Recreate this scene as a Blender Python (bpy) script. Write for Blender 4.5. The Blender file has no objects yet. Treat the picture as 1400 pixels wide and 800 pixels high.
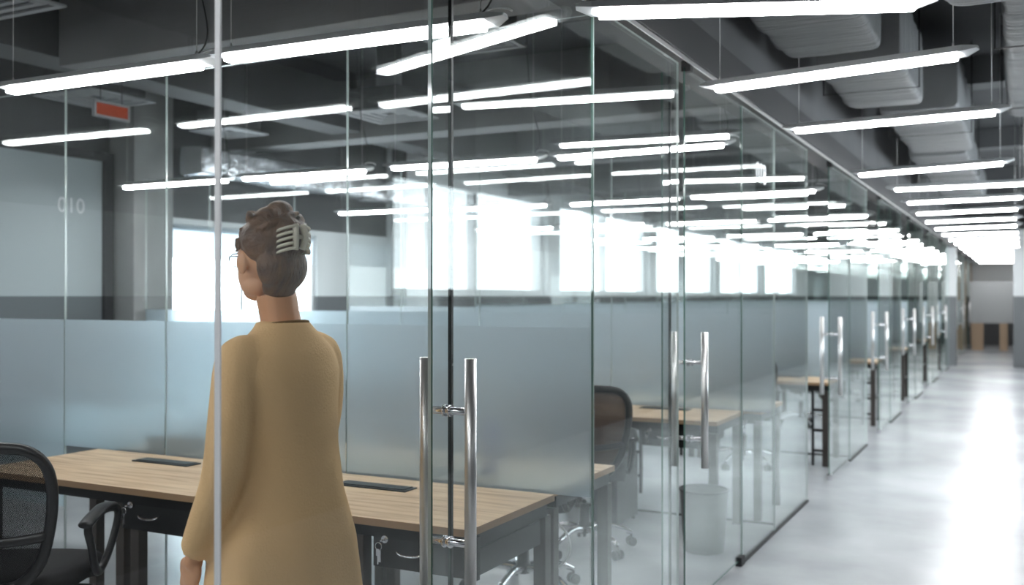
import bpy, bmesh, math, random
from mathutils import Vector, Matrix, noise
random.seed(4)
S = bpy.context.scene
COL = S.collection
R = math.radians

# ------------------------------------------------------------------ materials
def mat(name):
    m = bpy.data.materials.new(name); m.use_nodes = True
    nt = m.node_tree; nt.nodes.clear()
    out = nt.nodes.new('ShaderNodeOutputMaterial')
    return m, nt, out
def principled(name, col, rough=.5, metal=0., spec=.5, bump=None, var=None, coat=0., stretch=(1,1,1)):
    m, nt, out = mat(name)
    p = nt.nodes.new('ShaderNodeBsdfPrincipled')
    p.inputs['Base Color'].default_value = (*col, 1); p.inputs['Roughness'].default_value = rough
    p.inputs['Metallic'].default_value = metal; p.inputs['Specular IOR Level'].default_value = spec
    p.inputs['Coat Weight'].default_value = coat
    nt.links.new(p.outputs[0], out.inputs[0])
    tc = nt.nodes.new('ShaderNodeTexCoord'); mp = nt.nodes.new('ShaderNodeMapping')
    mp.inputs['Scale'].default_value = stretch
    nt.links.new(tc.outputs['Object'], mp.inputs[0])
    if var:
        sc, amt, col2 = var
        n = nt.nodes.new('ShaderNodeTexNoise'); n.inputs['Scale'].default_value = sc; n.inputs['Detail'].default_value = 5
        nt.links.new(mp.outputs[0], n.inputs[0])
        rp = nt.nodes.new('ShaderNodeValToRGB')
        rp.color_ramp.elements[0].position = .5-amt; rp.color_ramp.elements[1].position = .5+amt
        rp.color_ramp.elements[0].color = (*col, 1); rp.color_ramp.elements[1].color = (*col2, 1)
        nt.links.new(n.outputs[0], rp.inputs[0]); nt.links.new(rp.outputs[0], p.inputs['Base Color'])
    if bump:
        sc, st = bump
        n = nt.nodes.new('ShaderNodeTexNoise'); n.inputs['Scale'].default_value = sc; n.inputs['Detail'].default_value = 4
        nt.links.new(mp.outputs[0], n.inputs[0])
        b = nt.nodes.new('ShaderNodeBump'); b.inputs['Strength'].default_value = st; b.inputs['Distance'].default_value = .01
        nt.links.new(n.outputs[0], b.inputs['Height']); nt.links.new(b.outputs[0], p.inputs['Normal'])
    return m
def glass_mat():
    m, nt, out = mat('clear_glass')
    t = nt.nodes.new('ShaderNodeBsdfTransparent'); t.inputs[0].default_value = (.980, .987, .986, 1)
    g = nt.nodes.new('ShaderNodeBsdfGlossy'); g.inputs['Roughness'].default_value = .0; g.inputs[0].default_value = (.95, 1, .98, 1)
    lw = nt.nodes.new('ShaderNodeLayerWeight'); lw.inputs[0].default_value = .5
    pw = nt.nodes.new('ShaderNodeMath'); pw.operation = 'POWER'; pw.inputs[1].default_value = 5
    ma = nt.nodes.new('ShaderNodeMath'); ma.operation = 'MULTIPLY_ADD'; ma.inputs[1].default_value = .94; ma.inputs[2].default_value = .032
    nt.links.new(lw.outputs['Facing'], pw.inputs[0]); nt.links.new(pw.outputs[0], ma.inputs[0])
    mx = nt.nodes.new('ShaderNodeMixShader')
    nt.links.new(ma.outputs[0], mx.inputs[0]); nt.links.new(t.outputs[0], mx.inputs[1]); nt.links.new(g.outputs[0], mx.inputs[2])
    nt.links.new(mx.outputs[0], out.inputs[0])
    return m
def film_mat():
    # frosted film that thins out into clear glass just above the desks
    m, nt, out = mat('frosted_film')
    d = nt.nodes.new('ShaderNodeBsdfDiffuse'); d.inputs[0].default_value = (.78, .85, .89, 1)
    tl = nt.nodes.new('ShaderNodeBsdfTranslucent'); tl.inputs[0].default_value = (.90, .96, 1, 1)
    a = nt.nodes.new('ShaderNodeMixShader'); a.inputs[0].default_value = .62
    nt.links.new(d.outputs[0], a.inputs[1]); nt.links.new(tl.outputs[0], a.inputs[2])
    rf = nt.nodes.new('ShaderNodeBsdfRefraction'); rf.inputs['Roughness'].default_value = .42; rf.inputs['IOR'].default_value = 1.25; rf.inputs[0].default_value = (.86, .94, .98, 1)
    a2 = nt.nodes.new('ShaderNodeMixShader'); a2.inputs[0].default_value = .5
    nt.links.new(a.outputs[0], a2.inputs[1]); nt.links.new(rf.outputs[0], a2.inputs[2]); a = a2
    g = nt.nodes.new('ShaderNodeBsdfGlossy'); g.inputs['Roughness'].default_value = .22
    b = nt.nodes.new('ShaderNodeMixShader'); b.inputs[0].default_value = .07
    nt.links.new(a.outputs[0], b.inputs[1]); nt.links.new(g.outputs[0], b.inputs[2])
    t = nt.nodes.new('ShaderNodeBsdfTransparent'); t.inputs[0].default_value = (.85, .93, .95, 1)
    geo = nt.nodes.new('ShaderNodeNewGeometry'); sx = nt.nodes.new('ShaderNodeSeparateXYZ')
    nt.links.new(geo.outputs['Position'], sx.inputs[0])
    mr = nt.nodes.new('ShaderNodeMapRange'); mr.inputs[1].default_value = .74; mr.inputs[2].default_value = .98
    mr.inputs[3].default_value = .45; mr.inputs[4].default_value = .95
    nt.links.new(sx.outputs[2], mr.inputs[0])
    c = nt.nodes.new('ShaderNodeMixShader')
    nt.links.new(mr.outputs[0], c.inputs[0]); nt.links.new(t.outputs[0], c.inputs[1]); nt.links.new(b.outputs[0], c.inputs[2])
    nt.links.new(c.outputs[0], out.inputs[0])
    return m
def emit(name, col, st):
    m, nt, out = mat(name)
    e = nt.nodes.new('ShaderNodeEmission'); e.inputs[0].default_value = (*col, 1); e.inputs[1].default_value = st
    nt.links.new(e.outputs[0], out.inputs[0]); return m
def dado_mat(name, split, low, high, top=None, topcol=None):
    # wall paint: grey up to 'split', white above it
    m, nt, out = mat(name)
    p = nt.nodes.new('ShaderNodeBsdfPrincipled'); p.inputs['Roughness'].default_value = .6
    geo = nt.nodes.new('ShaderNodeNewGeometry'); sx = nt.nodes.new('ShaderNodeSeparateXYZ')
    nt.links.new(geo.outputs['Position'], sx.inputs[0])
    rp = nt.nodes.new('ShaderNodeValToRGB'); rp.color_ramp.interpolation = 'CONSTANT'
    mr = nt.nodes.new('ShaderNodeMath'); mr.operation = 'DIVIDE'; mr.inputs[1].default_value = 4.
    nt.links.new(sx.outputs[2], mr.inputs[0]); nt.links.new(mr.outputs[0], rp.inputs[0])
    e = rp.color_ramp.elements; e[0].position = 0; e[0].color = (*low, 1); e[1].position = split/4; e[1].color = (*high, 1)
    if top: x = e.new(top/4); x.color = (*topcol, 1)
    nt.links.new(rp.outputs[0], p.inputs['Base Color'])
    nt.links.new(p.outputs[0], out.inputs[0]); return m
def wood_mat():
    m, nt, out = mat('oak_laminate')
    p = nt.nodes.new('ShaderNodeBsdfPrincipled'); p.inputs['Roughness'].default_value = .42
    tc = nt.nodes.new('ShaderNodeTexCoord'); mp = nt.nodes.new('ShaderNodeMapping'); mp.inputs['Scale'].default_value = (1.2, 14, 14)
    n = nt.nodes.new('ShaderNodeTexNoise'); n.inputs['Scale'].default_value = 2.2; n.inputs['Detail'].default_value = 8; n.inputs['Distortion'].default_value = .6
    rp = nt.nodes.new('ShaderNodeValToRGB'); e = rp.color_ramp.elements
    e[0].position = .3; e[0].color = (.42, .27, .145, 1); e[1].position = .68; e[1].color = (.74, .56, .36, 1)
    x = e.new(.48); x.color = (.62, .44, .265, 1)
    nt.links.new(tc.outputs['Object'], mp.inputs[0]); nt.links.new(mp.outputs[0], n.inputs[0])
    nt.links.new(n.outputs[0], rp.inputs[0]); nt.links.new(rp.outputs[0], p.inputs['Base Color'])
    nt.links.new(p.outputs[0], out.inputs[0]); return m
def floor_mat():
    m, nt, out = mat('polished_concrete')
    p = nt.nodes.new('ShaderNodeBsdfPrincipled')
    tc = nt.nodes.new('ShaderNodeTexCoord')
    n = nt.nodes.new('ShaderNodeTexNoise'); n.inputs['Scale'].default_value = .8; n.inputs['Detail'].default_value = 5; n.inputs['Roughness'].default_value = .5
    n2 = nt.nodes.new('ShaderNodeTexNoise'); n2.inputs['Scale'].default_value = 1.1; n2.inputs['Detail'].default_value = 2
    nt.links.new(tc.outputs['Object'], n.inputs[0]); nt.links.new(tc.outputs['Object'], n2.inputs[0])
    rp = nt.nodes.new('ShaderNodeValToRGB'); e = rp.color_ramp.elements
    e[0].position = .30; e[0].color = (.38, .395, .41, 1); e[1].position = .72; e[1].color = (.70, .72, .74, 1)
    nt.links.new(n.outputs[0], rp.inputs[0]); nt.links.new(rp.outputs[0], p.inputs['Base Color'])
    p.inputs['Roughness'].default_value = .26
    p.inputs['Specular IOR Level'].default_value = .8
    nt.links.new(p.outputs[0], out.inputs[0]); return m
def mesh_fabric(name, col, fill):
    m, nt, out = mat(name)
    tc = nt.nodes.new('ShaderNodeTexCoord'); sx = nt.nodes.new('ShaderNodeSeparateXYZ')
    nt.links.new(tc.outputs['Object'], sx.inputs[0])
    vals = []
    for i in (0, 2):
        s = nt.nodes.new('ShaderNodeMath'); s.operation = 'MULTIPLY'; s.inputs[1].default_value = 1100
        q = nt.nodes.new('ShaderNodeMath'); q.operation = 'SINE'
        nt.links.new(sx.outputs[i], s.inputs[0]); nt.links.new(s.outputs[0], q.inputs[0]); vals.append(q)
    mm = nt.nodes.new('ShaderNodeMath'); mm.operation = 'MULTIPLY'
    nt.links.new(vals[0].outputs[0], mm.inputs[0]); nt.links.new(vals[1].outputs[0], mm.inputs[1])
    lt = nt.nodes.new('ShaderNodeMath'); lt.operation = 'LESS_THAN'; lt.inputs[1].default_value = fill
    nt.links.new(mm.outputs[0], lt.inputs[0])
    d = nt.nodes.new('ShaderNodeBsdfDiffuse'); d.inputs[0].default_value = (*col, 1)
    t = nt.nodes.new('ShaderNodeBsdfTransparent')
    mx = nt.nodes.new('ShaderNodeMixShader')
    nt.links.new(lt.outputs[0], mx.inputs[0]); nt.links.new(t.outputs[0], mx.inputs[1]); nt.links.new(d.outputs[0], mx.inputs[2])
    nt.links.new(mx.outputs[0], out.inputs[0]); return m
def insul_mat():
    m, nt, out = mat('insulation_wrap')
    p = nt.nodes.new('ShaderNodeBsdfPrincipled'); p.inputs['Roughness'].default_value = .55
    p.inputs['Base Color'].default_value = (.2, .205, .21, 1)
    tc = nt.nodes.new('ShaderNodeTexCoord'); mp = nt.nodes.new('ShaderNodeMapping'); mp.inputs['Scale'].default_value = (1.2, 30, 1.2)
    n = nt.nodes.new('ShaderNodeTexNoise'); n.inputs['Scale'].default_value = 1.6; n.inputs['Detail'].default_value = 5; n.inputs['Distortion'].default_value = .4
    b = nt.nodes.new('ShaderNodeBump'); b.inputs['Strength'].default_value = .9; b.inputs['Distance'].default_value = .05
    nt.links.new(tc.outputs['Object'], mp.inputs[0]); nt.links.new(mp.outputs[0], n.inputs[0]); nt.links.new(n.outputs[0], b.inputs['Height'])
    nt.links.new(b.outputs[0], p.inputs['Normal']); nt.links.new(p.outputs[0], out.inputs[0]); return m

GLASS = glass_mat(); FILM = film_mat()
GEDGE = principled('glass_edge', (.10, .19, .16), .08, spec=1.)
GEDGE_L = principled('polished_glass_edge', (.55, .64, .62), .1, spec=1.)
SEAL = principled('black_seal', (.008, .008, .008), .5)
JOINT = principled('pale_joint_strip', (.92, .92, .93), .5, metal=0)
STEEL = principled('brushed_steel', (.74, .73, .72), .36, metal=1., bump=(60, .04), stretch=(1, 1, .05))
CHROME = principled('chrome', (.8, .8, .82), .07, metal=1.)
BLACK = principled('black_plastic', (.012, .012, .013), .38)
BLACKM = principled('black_metal', (.015, .015, .016), .35, metal=.3)
FABRIC = principled('black_fabric', (.014, .014, .015), .85, bump=(300, .2))
BROWNM = principled('dark_brown_metal', (.05, .04, .034), .4)
WOOD = wood_mat()
WOODE = principled('oak_edge_band', (.36, .23, .13), .5)
FLOOR = floor_mat()
CEIL = principled('ceiling_paint', (.04, .041, .043), .8, var=(1.3, .2, (.06, .062, .064)))
BEAM = principled('grey_concrete_beam', (.17, .172, .175), .75, var=(1.5, .25, (.24, .243, .246)))
BEAMC = principled('dark_grey_beam', (.085, .087, .09), .75, var=(1.5, .25, (.12, .122, .125)))
BEAMD = principled('dark_beam', (.02, .02, .022), .6)
CONC = principled('concrete_column', (.27, .28, .275), .75, var=(3, .25, (.36, .37, .365)), bump=(20, .2))
DARKW = principled('dark_grey_wall', (.07, .072, .076), .7)
DADO = dado_mat('dado_paint', 1.5, (.16, .17, .18), (.80, .83, .84), 2.28, (.075, .077, .08))
DADO2 = dado_mat('dado_paint_tall', 1.5, (.115, .12, .125), (.80, .83, .84))
DOORP = dado_mat('door_panel_paint', 1.5, (.14, .16, .17), (.42, .48, .50))
WHITE = principled('white_enamel', (.78, .79, .8), .35)
GREYP = principled('grey_plastic', (.30, .31, .32), .5)
BINM = principled('bin_plastic', (.09, .092, .095), .5)
LAMPBODY = principled('lamp_housing', (.62, .64, .65), .3)
TUBE = emit('lamp_diffuser', (.97, .985, 1.), 24.)
INSUL = insul_mat()
FOIL = principled('crinkled_foil', (.75, .77, .8), .25, metal=.9, bump=(14, 1.))
EXITR = emit('exit_sign_red', (.75, .12, .045), .13)
LIDM = principled('cable_lid', (.045, .055, .06), .3, metal=.5)
CAMEL = principled('camel_wool', (.84, .56, .28), .85, bump=(160, .25))
CAMELD = principled('coat_seam', (.22, .12, .045), .9)
SKIN = principled('skin', (.70, .37, .20), .5)
HAIR = principled('brown_hair', (.065, .028, .011), .5, bump=(40, .8), stretch=(6, 1, 1.4), var=(12, .2, (.17, .08, .03)))
CLIP = principled('pale_horn_clip', (.66, .62, .5), .25)
PANTS = principled('dark_trousers', (.03, .03, .035), .8)
SHOE = principled('leather_shoe', (.05, .03, .02), .4)
NUM = principled('white_vinyl', (.85, .87, .88), .5)
BLUE = principled('blue_plastic', (.03, .07, .45), .3)
BRNMESH = mesh_fabric('brown_mesh', (.13, .08, .055), .75)
BLKMESH = mesh_fabric('black_mesh', (.012, .012, .013), .1)
BLIND = None
def blind_mat():
    m, nt, out = mat('roller_blind')
    d = nt.nodes.new('ShaderNodeBsdfDiffuse'); d.inputs[0].default_value = (.8, .85, .88, 1)
    tl = nt.nodes.new('ShaderNodeBsdfTranslucent'); tl.inputs[0].default_value = (.8, .86, .9, 1)
    a = nt.nodes.new('ShaderNodeMixShader'); a.inputs[0].default_value = .6
    nt.links.new(d.outputs[0], a.inputs[1]); nt.links.new(tl.outputs[0], a.inputs[2]); nt.links.new(a.outputs[0], out.inputs[0]); return m
BLIND = blind_mat()
BOARD = principled('grey_partition_board', (.42, .43, .43), .6)
TAN = principled('tan_wood_panel', (.42, .30, .2), .55)

# ------------------------------------------------------------------ mesh helpers
def nb(): return bmesh.new()
def box(bm, x0, x1, y0, y1, z0, z1, bev=0., mi=0):
    r = bmesh.ops.create_cube(bm, size=1)
    vs = r['verts']
    for v in vs:
        v.co = Vector(((x0+x1)/2+v.co.x*(x1-x0), (y0+y1)/2+v.co.y*(y1-y0), (z0+z1)/2+v.co.z*(z1-z0)))
    fs = {f for v in vs for f in v.link_faces}
    for f in fs: f.material_index = mi
    if bev > 0:
        es = list({e for v in vs for e in v.link_edges})
        bmesh.ops.bevel(bm, geom=es, offset=bev, segments=2, affect='EDGES', profile=.7)
    return vs
def ring(bm, c, u, v, ru, rv, n): return [bm.verts.new(c+u*(math.cos(2*math.pi*i/n)*ru)+v*(math.sin(2*math.pi*i/n)*rv)) for i in range(n)]
def skin_rings(bm, rs, caps=True, closed=False, mi=0):
    n = len(rs[0]); m = len(rs)
    for a in range(m if closed else m-1):
        A, B = rs[a], rs[(a+1) % m]
        for i in range(n):
            f = bm.faces.new((A[i], A[(i+1) % n], B[(i+1) % n], B[i])); f.smooth = True; f.material_index = mi
    if caps and not closed:
        f = bm.faces.new(list(reversed(rs[0]))); f.material_index = mi
        f = bm.faces.new(rs[-1]); f.material_index = mi
def tube(bm, pts, r, n=10, closed=False, flat=1., up=None, mi=0):
    pts = [Vector(p) for p in pts]; m = len(pts); rs = []
    if not isinstance(r, (list, tuple)): r = [r]*m
    pu = None
    for i, p in enumerate(pts):
        if closed: d = pts[(i+1) % m]-pts[i-1]
        else: d = pts[min(i+1, m-1)]-pts[max(i-1, 0)]
        d.normalize()
        if up is not None: u = Vector(up)
        elif pu is None: u = Vector((0, 0, 1)) if abs(d.z) < .9 else Vector((1, 0, 0))
        else: u = pu
        v = d.cross(u)
        if v.length < 1e-5: v = d.cross(Vector((.3, 1, .2)))
        v.normalize(); u = v.cross(d).normalized(); pu = u
        rs.append(ring(bm, p, v, u, r[i]*flat, r[i], n))
    skin_rings(bm, rs, True, closed, mi)
def cyl(bm, x, y, z0, z1, r0, r1=None, n=20, mi=0):
    r1 = r0 if r1 is None else r1
    skin_rings(bm, [ring(bm, Vector((x, y, z0)), Vector((1, 0, 0)), Vector((0, 1, 0)), r0, r0, n),
                    ring(bm, Vector((x, y, z1)), Vector((1, 0, 0)), Vector((0, 1, 0)), r1, r1, n)], mi=mi)
def lathe(bm, prof, c=(0, 0, 0), n=24):
    c = Vector(c)
    skin_rings(bm, [ring(bm, c+Vector((0, 0, z)), Vector((1, 0, 0)), Vector((0, 1, 0)), r, r, n) for r, z in prof])
def ell(bm, c, r, rot=None, seg=20):
    M = Matrix.Translation(c) @ (rot.to_4x4() if rot else Matrix()) @ Matrix.Diagonal((*r, 1))
    bmesh.ops.create_uvsphere(bm, u_segments=seg, v_segments=seg*2//3, radius=1, matrix=M)
def spline(pts, k=6, closed=False):
    P = [Vector(p) for p in pts]; n = len(P); out = []
    for i in range(n if closed else n-1):
        g = (lambda j: P[j % n]) if closed else (lambda j: P[max(0, min(n-1, j))])
        a, b, c, d = g(i-1), g(i), g(i+1), g(i+2)
        for s in range(k):
            t = s/k
            out.append(.5*((2*b)+(c-a)*t+(2*a-5*b+4*c-d)*t*t+(3*b-a-3*c+d)*t**3))
    if not closed: out.append(P[-1])
    return out
def obj(name, bm, mats, parent=None, smooth=None):
    bmesh.ops.recalc_face_normals(bm, faces=bm.faces)
    me = bpy.data.meshes.new(name); bm.to_mesh(me); bm.free()
    for m in (mats if isinstance(mats, (list, tuple)) else [mats]): me.materials.append(m)
    if smooth is not None:
        for p in me.polygons: p.use_smooth = smooth
    o = bpy.data.objects.new(name, me); COL.objects.link(o)
    if parent: o.parent = parent
    return o
def tag(o, label=None, cat=None, group=None, kind=None):
    if label: o['label'] = label
    if cat: o['category'] = cat
    if group: o['group'] = group
    if kind: o['kind'] = kind
    return o
def thing(name, label, cat, loc=(0, 0, 0), rz=0, group=None, kind=None):
    o = bpy.data.objects.new(name, None); COL.objects.link(o); o.empty_display_size = .1
    o.location = loc; o.rotation_euler = (0, 0, rz)
    return tag(o, label, cat, group, kind)
KIDS = {}
def children(o): return [c for c in COL.objects if c.parent == o]
def dup(root, loc, rz=0, label=None, group=None):
    if root.name not in KIDS:
        KIDS[root.name] = [(c, [g for g in COL.objects if g.parent == c]) for c in COL.objects if c.parent == root]
    r = root.copy(); COL.objects.link(r); r.location = loc; r.rotation_euler = (0, 0, rz)
    if label: r['label'] = label
    if group: r['group'] = group
    for c, gs in KIDS[root.name]:
        k = c.copy(); COL.objects.link(k); k.parent = r
        for g in gs:
            q = g.copy(); COL.objects.link(q); q.parent = k
    return r
def bake_remesh(o, vox, sm=0, smf=.5):
    m = o.modifiers.new('r', 'REMESH'); m.mode = 'VOXEL'; m.voxel_size = vox; m.use_smooth_shade = True
    if sm:
        s = o.modifiers.new('s', 'SMOOTH'); s.iterations = sm; s.factor = smf
    dg = bpy.context.evaluated_depsgraph_get()
    me = bpy.data.meshes.new_from_object(o.evaluated_get(dg))
    mats = list(o.data.materials); o.modifiers.clear(); o.data = me
    if not me.materials:
        for q in mats: me.materials.append(q)
    for p in me.polygons: p.use_smooth = True
    return o
def text_mesh(name, s, size, mtl, parent, loc, rot, depth=.0015, xs=1.):
    cu = bpy.data.curves.new(name, 'FONT'); cu.body = s; cu.size = size; cu.extrude = depth; cu.align_x = 'CENTER'; cu.align_y = 'CENTER'
    t = bpy.data.objects.new(name, cu); COL.objects.link(t)
    dg = bpy.context.evaluated_depsgraph_get()
    me = bpy.data.meshes.new_from_object(t.evaluated_get(dg)); bpy.data.objects.remove(t)
    me.materials.clear(); me.materials.append(mtl)
    o = bpy.data.objects.new(name, me); COL.objects.link(o); o.location = loc; o.rotation_euler = rot; o.scale = (xs, 1, 1)
    if parent: o.parent = parent
    return o

# ------------------------------------------------------------------ camera
H = 1.5; FPX = 1361.; VPX = 700.
A = math.atan(VPX/FPX)
cam = bpy.data.objects.new('camera', bpy.data.cameras.new('camera')); COL.objects.link(cam)
cam.data.sensor_width = 36; cam.data.lens = 36*FPX/1400
cam.location = (0, 0, H); cam.rotation_euler = (R(90)+math.atan(5/FPX), 0, A)
cam.data.dof.use_dof = True; cam.data.dof.focus_distance = 2.95; cam.data.dof.aperture_fstop = 2.8
cam.data.clip_start = .05
S.camera = cam

W = 1.41           # glass front plane is x = -W
XB = -7.5          # back wall of the rooms
XR = 1.5           # corridor's other wall
Y0, Y1 = -3., 34.
ZC = 3.6
PITCH = 3.1
PY = [3.5+PITCH*i for i in range(9)]         # partitions between rooms
ORD = ['first', 'second', 'third', 'fourth', 'fifth', 'sixth', 'seventh', 'eighth', 'ninth', 'tenth', 'eleventh', 'twelfth', 'thirteenth',
       'fourteenth', 'fifteenth', 'sixteenth', 'seventeenth', 'eighteenth', 'nineteenth', 'twentieth', 'twenty-first', 'twenty-second']

# ------------------------------------------------------------------ shell
def struct(name, bm, m, parent=None, label=None, cat=None):
    o = obj(name, bm, m, parent)
    if not parent: tag(o, label, cat, kind='structure')
    return o
b = nb(); box(b, XB-.3, XR+.3, Y0-.2, Y1+.2, -.12, 0); struct('floor', b, FLOOR, None, 'pale polished concrete floor running through corridor and rooms', 'floor')
b = nb(); box(b, XB-.3, XR+.3, Y0-.2, Y1+.2, ZC, ZC+.2); struct('ceiling', b, CEIL, None, 'dark painted concrete ceiling slab above the lamps', 'ceiling')

def wall_with_holes(name, x0, x1, y0, y1, holes, mats, label, top=ZC):
    """holes: (ya, yb, za, zb) sorted by y; one mesh"""
    bm = nb(); y = y0
    for ya, yb, za, zb in holes:
        if ya > y: box(bm, x0, x1, y, ya, 0, top)
        box(bm, x0, x1, ya, yb, 0, za); box(bm, x0, x1, ya, yb, zb, top)
        y = yb
    box(bm, x0, x1, y, y1, 0, top)
    return struct(name, bm, mats, None, label, 'wall')
lw = [(7.02, 9.5, .22, 2.22)]
wall_with_holes('wall_left', XB-.2, XB, Y0, 10.95, lw, DADO, 'room wall, grey below and white band above, dark at top')
b = nb(); box(b, XB-.2, XB+.12, 10.95, Y1, 0, ZC); struct('wall_left_white', b, DADO2, None, 'farther room wall painted grey below and white above', 'wall')
rw = [(6.4+i*3.1, 9.2+i*3.1, 1.5, 2.5) for i in range(5)]
wall_with_holes('wall_right', XR, XR+.2, Y0, Y1, rw, DADO2, 'corridor wall opposite the glass rooms with high windows')
b = nb(); box(b, XB-.2, XR+.2, Y0-.2, Y0, 0, ZC); struct('wall_back', b, DADO2, None, 'wall behind the viewpoint', 'wall')
b = nb(); box(b, XB-.2, XR+.2, Y1, Y1+.2, 0, ZC); struct('wall_front', b, DADO2, None, 'white and grey wall closing the far end', 'wall')

# windows of the back wall and the corridor wall
def daylight_window(n, x, hole, face, label, blind=None):
    ya, yb, za, zb = hole
    t = thing(f'window_{n}', label, 'window', (x, (ya+yb)/2, za), 0, kind='structure')
    hy = (yb-ya)/2; hz = zb-za
    b = nb()
    for (p, q, r, s) in ((-hy, -hy+.06, 0, hz), (hy-.06, hy, 0, hz), (-hy+.06, hy-.06, 0, .06), (-hy+.06, hy-.06, hz-.06, hz), (-.025, .025, .06, hz-.06)):
        box(b, -.04, .04, p, q, r, s, .004)
    obj('window_frame', b, WHITE, t)
    b = nb(); box(b, -.006, .006, -hy+.05, hy-.05, .05, hz-.05); obj('pane', b, GLASS, t)
    b = nb(); box(b, -.1*face if face > 0 else -.1, .16*face if face > 0 else .1, -hy-.04, hy+.04, -.03, 0, .004); obj('window_sill', b, WHITE, t)
    if blind:
        b = nb(); box(b, .05*face, .053*face, -hy+.05, hy-.05, blind-za, hz-.03); 
        tube(b, [(.055*face, -hy+.04, hz-.03), (.055*face, hy-.04, hz-.03)], .022)
        obj('roller_blind', b, BLIND, t)
    return t
daylight_window(1, XB-.08, lw[0], 1, 'bright window in the back wall behind the walking person', blind=1.88)
for i, h in enumerate(rw): daylight_window(2+i, XR+.1, h, -1, f'{ORD[i]} high window in the corridor wall')

# door with number in back wall, column
t = thing('door_1', 'pale numbered door panel in dark frame in back wall', 'door', (XB+.03, 5.5, 0), 0, kind='structure')
b = nb(); box(b, -.02, .03, -.83, .83, 0, 2.72); obj('door_leaf', b, DOORP, t)
b = nb(); box(b, -.03, .07, .83, .93, 0, 2.80, .004); box(b, -.03, .07, -.93, -.83, 0, 2.80, .004); box(b, -.03, .07, -.83, .83, 2.72, 2.80, .004); obj('door_frame', b, BEAMD, t)
text_mesh('room_number', '010', .19, NUM, t, (.033, .50, 2.29), (R(90), 0, R(90)))
b = nb(); box(b, XB, XB+.32, 6.46, 6.93, 0, ZC, .01); struct('column_left', b, CONC, None, 'grey concrete column between door and bright window', 'column')
b = nb(); box(b, XB+.121, XB+.30, 10.9, 10.98, 0, ZC, .004); struct('trim_1', b, BEAMD, None, 'dark vertical trim where the white wall starts', 'trim')

# ceiling beams
def beam(n, x0, x1, y0, y1, z0, m, label):
    b = nb(); box(b, x0, x1, y0, y1, z0, ZC, .006)
    return struct(f'beam_{n}', b, m, None, label, 'beam')
nbm = 0
for i, y in enumerate([4.42, 7.75, 11.0, 14.2, 17.4, 20.6, 23.8, 27.0, 30.2]):
    beam(i+1, -5.6 if i % 2 == 0 else XB, -1.76, y, y+.32, 3.0 if i < 2 else 3.12, BEAM, f'{ORD[i]} grey concrete ceiling beam crossing above the rooms')
beam(10, -5.95, -5.61, Y0, Y1, 3.06, DARKW, 'dark ceiling beam running lengthwise over the rooms')
beam(11, -1.75, -1.375, Y0, Y1, 2.78, BEAMC, 'grey beam above the glass front along the corridor')
for i, y in enumerate([5.4, 9.6, 13.8, 18, 22.2, 26.4, 30.6]):
    beam(12+i, -1.29, XR, y, y+.3, 3.36, BEAMC, f'{ORD[i]} shallow beam crossing above the corridor ducts')

# header track, black with pale lip
b = nb(); box(b, -W-.16, -W+.045, Y0, Y1, 2.60, 2.779, .003); t = struct('trim_2', b, BEAMD, None, 'black header channel along the top of the glass', 'trim')
b = nb(); box(b, -W+.028, -W+.034, Y0, Y1, 2.580, 2.599, .001)
obj('track_lip', b, STEEL, t)

# ------------------------------------------------------------------ glass
def pane_bm(bm, axis, plane, a, c, z0, z1, th=.010):
    """box pane: broad faces slot 0 (glass), edges slot 1"""
    if axis == 'x': vs = box(bm, plane-th/2, plane+th/2, a, c, z0, z1)
    else: vs = box(bm, a, c, plane-th/2, plane+th/2, z0, z1)
    for f in {f for v in vs for f in v.link_faces}:
        f.normal_update()
        n = abs(f.normal.x) if axis == 'x' else abs(f.normal.y)
        f.material_index = 0 if n > .5 else 1
GT = 2.57
wn = 8
def front_window(a, c, label, joint=None, seal=None):
    """fixed pane of the glass front between y=a and y=c"""
    global wn
    b = nb(); pane_bm(b, 'x', -W, a+.002, c-.002, .015, GT)
    o = struct(f'window_{wn}', b, [GLASS, GEDGE_L], None, label, 'glass wall panel'); wn += 1
    b = nb(); box(b, -W-.012, -W+.012, a, c, 0, .015, .001); obj('floor_channel', b, BEAMD, o)
    if joint: 
        b = nb(); box(b, -W-.0062, -W+.0075, c-.0026, c+.0026, .015, GT, .001); obj('joint_strip', b, JOINT, o)
    return o
front_window(-1.2, .12, 'glass front panel beside the viewpoint')
front_window(.12, 1.476, 'large clear glass panel before the black chair', joint=True)
front_window(1.476, 2.262, 'clear glass panel in front of the walking person')
front_window(3.39, 4.40, 'clear glass panel between the two nearest glass doors')
front_window(5.56, 6.38, 'first fixed glass panel past the second door')
front_window(6.38, 7.45, 'second fixed glass panel past the second door')

def overlap_pane(y0, y1, label):
    global wn
    b = nb(); pane_bm(b, 'x', -W-.125, y0, y1, .015, GT, .008)
    o = struct(f'window_{wn}', b, [GLASS, GEDGE], None, label, 'glass wall panel'); wn += 1
    b = nb(); box(b, -W-.131, -W-.119, y1, y1+.012, .015, GT, .001); obj('black_seal_strip', b, SEAL, o)
    return o
overlap_pane(2.47, 2.575, 'narrow inner glass panel with black sealed edge behind nearest door handle')
overlap_pane(4.55, 4.66, 'narrow inner glass panel behind the second door handle')

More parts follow.
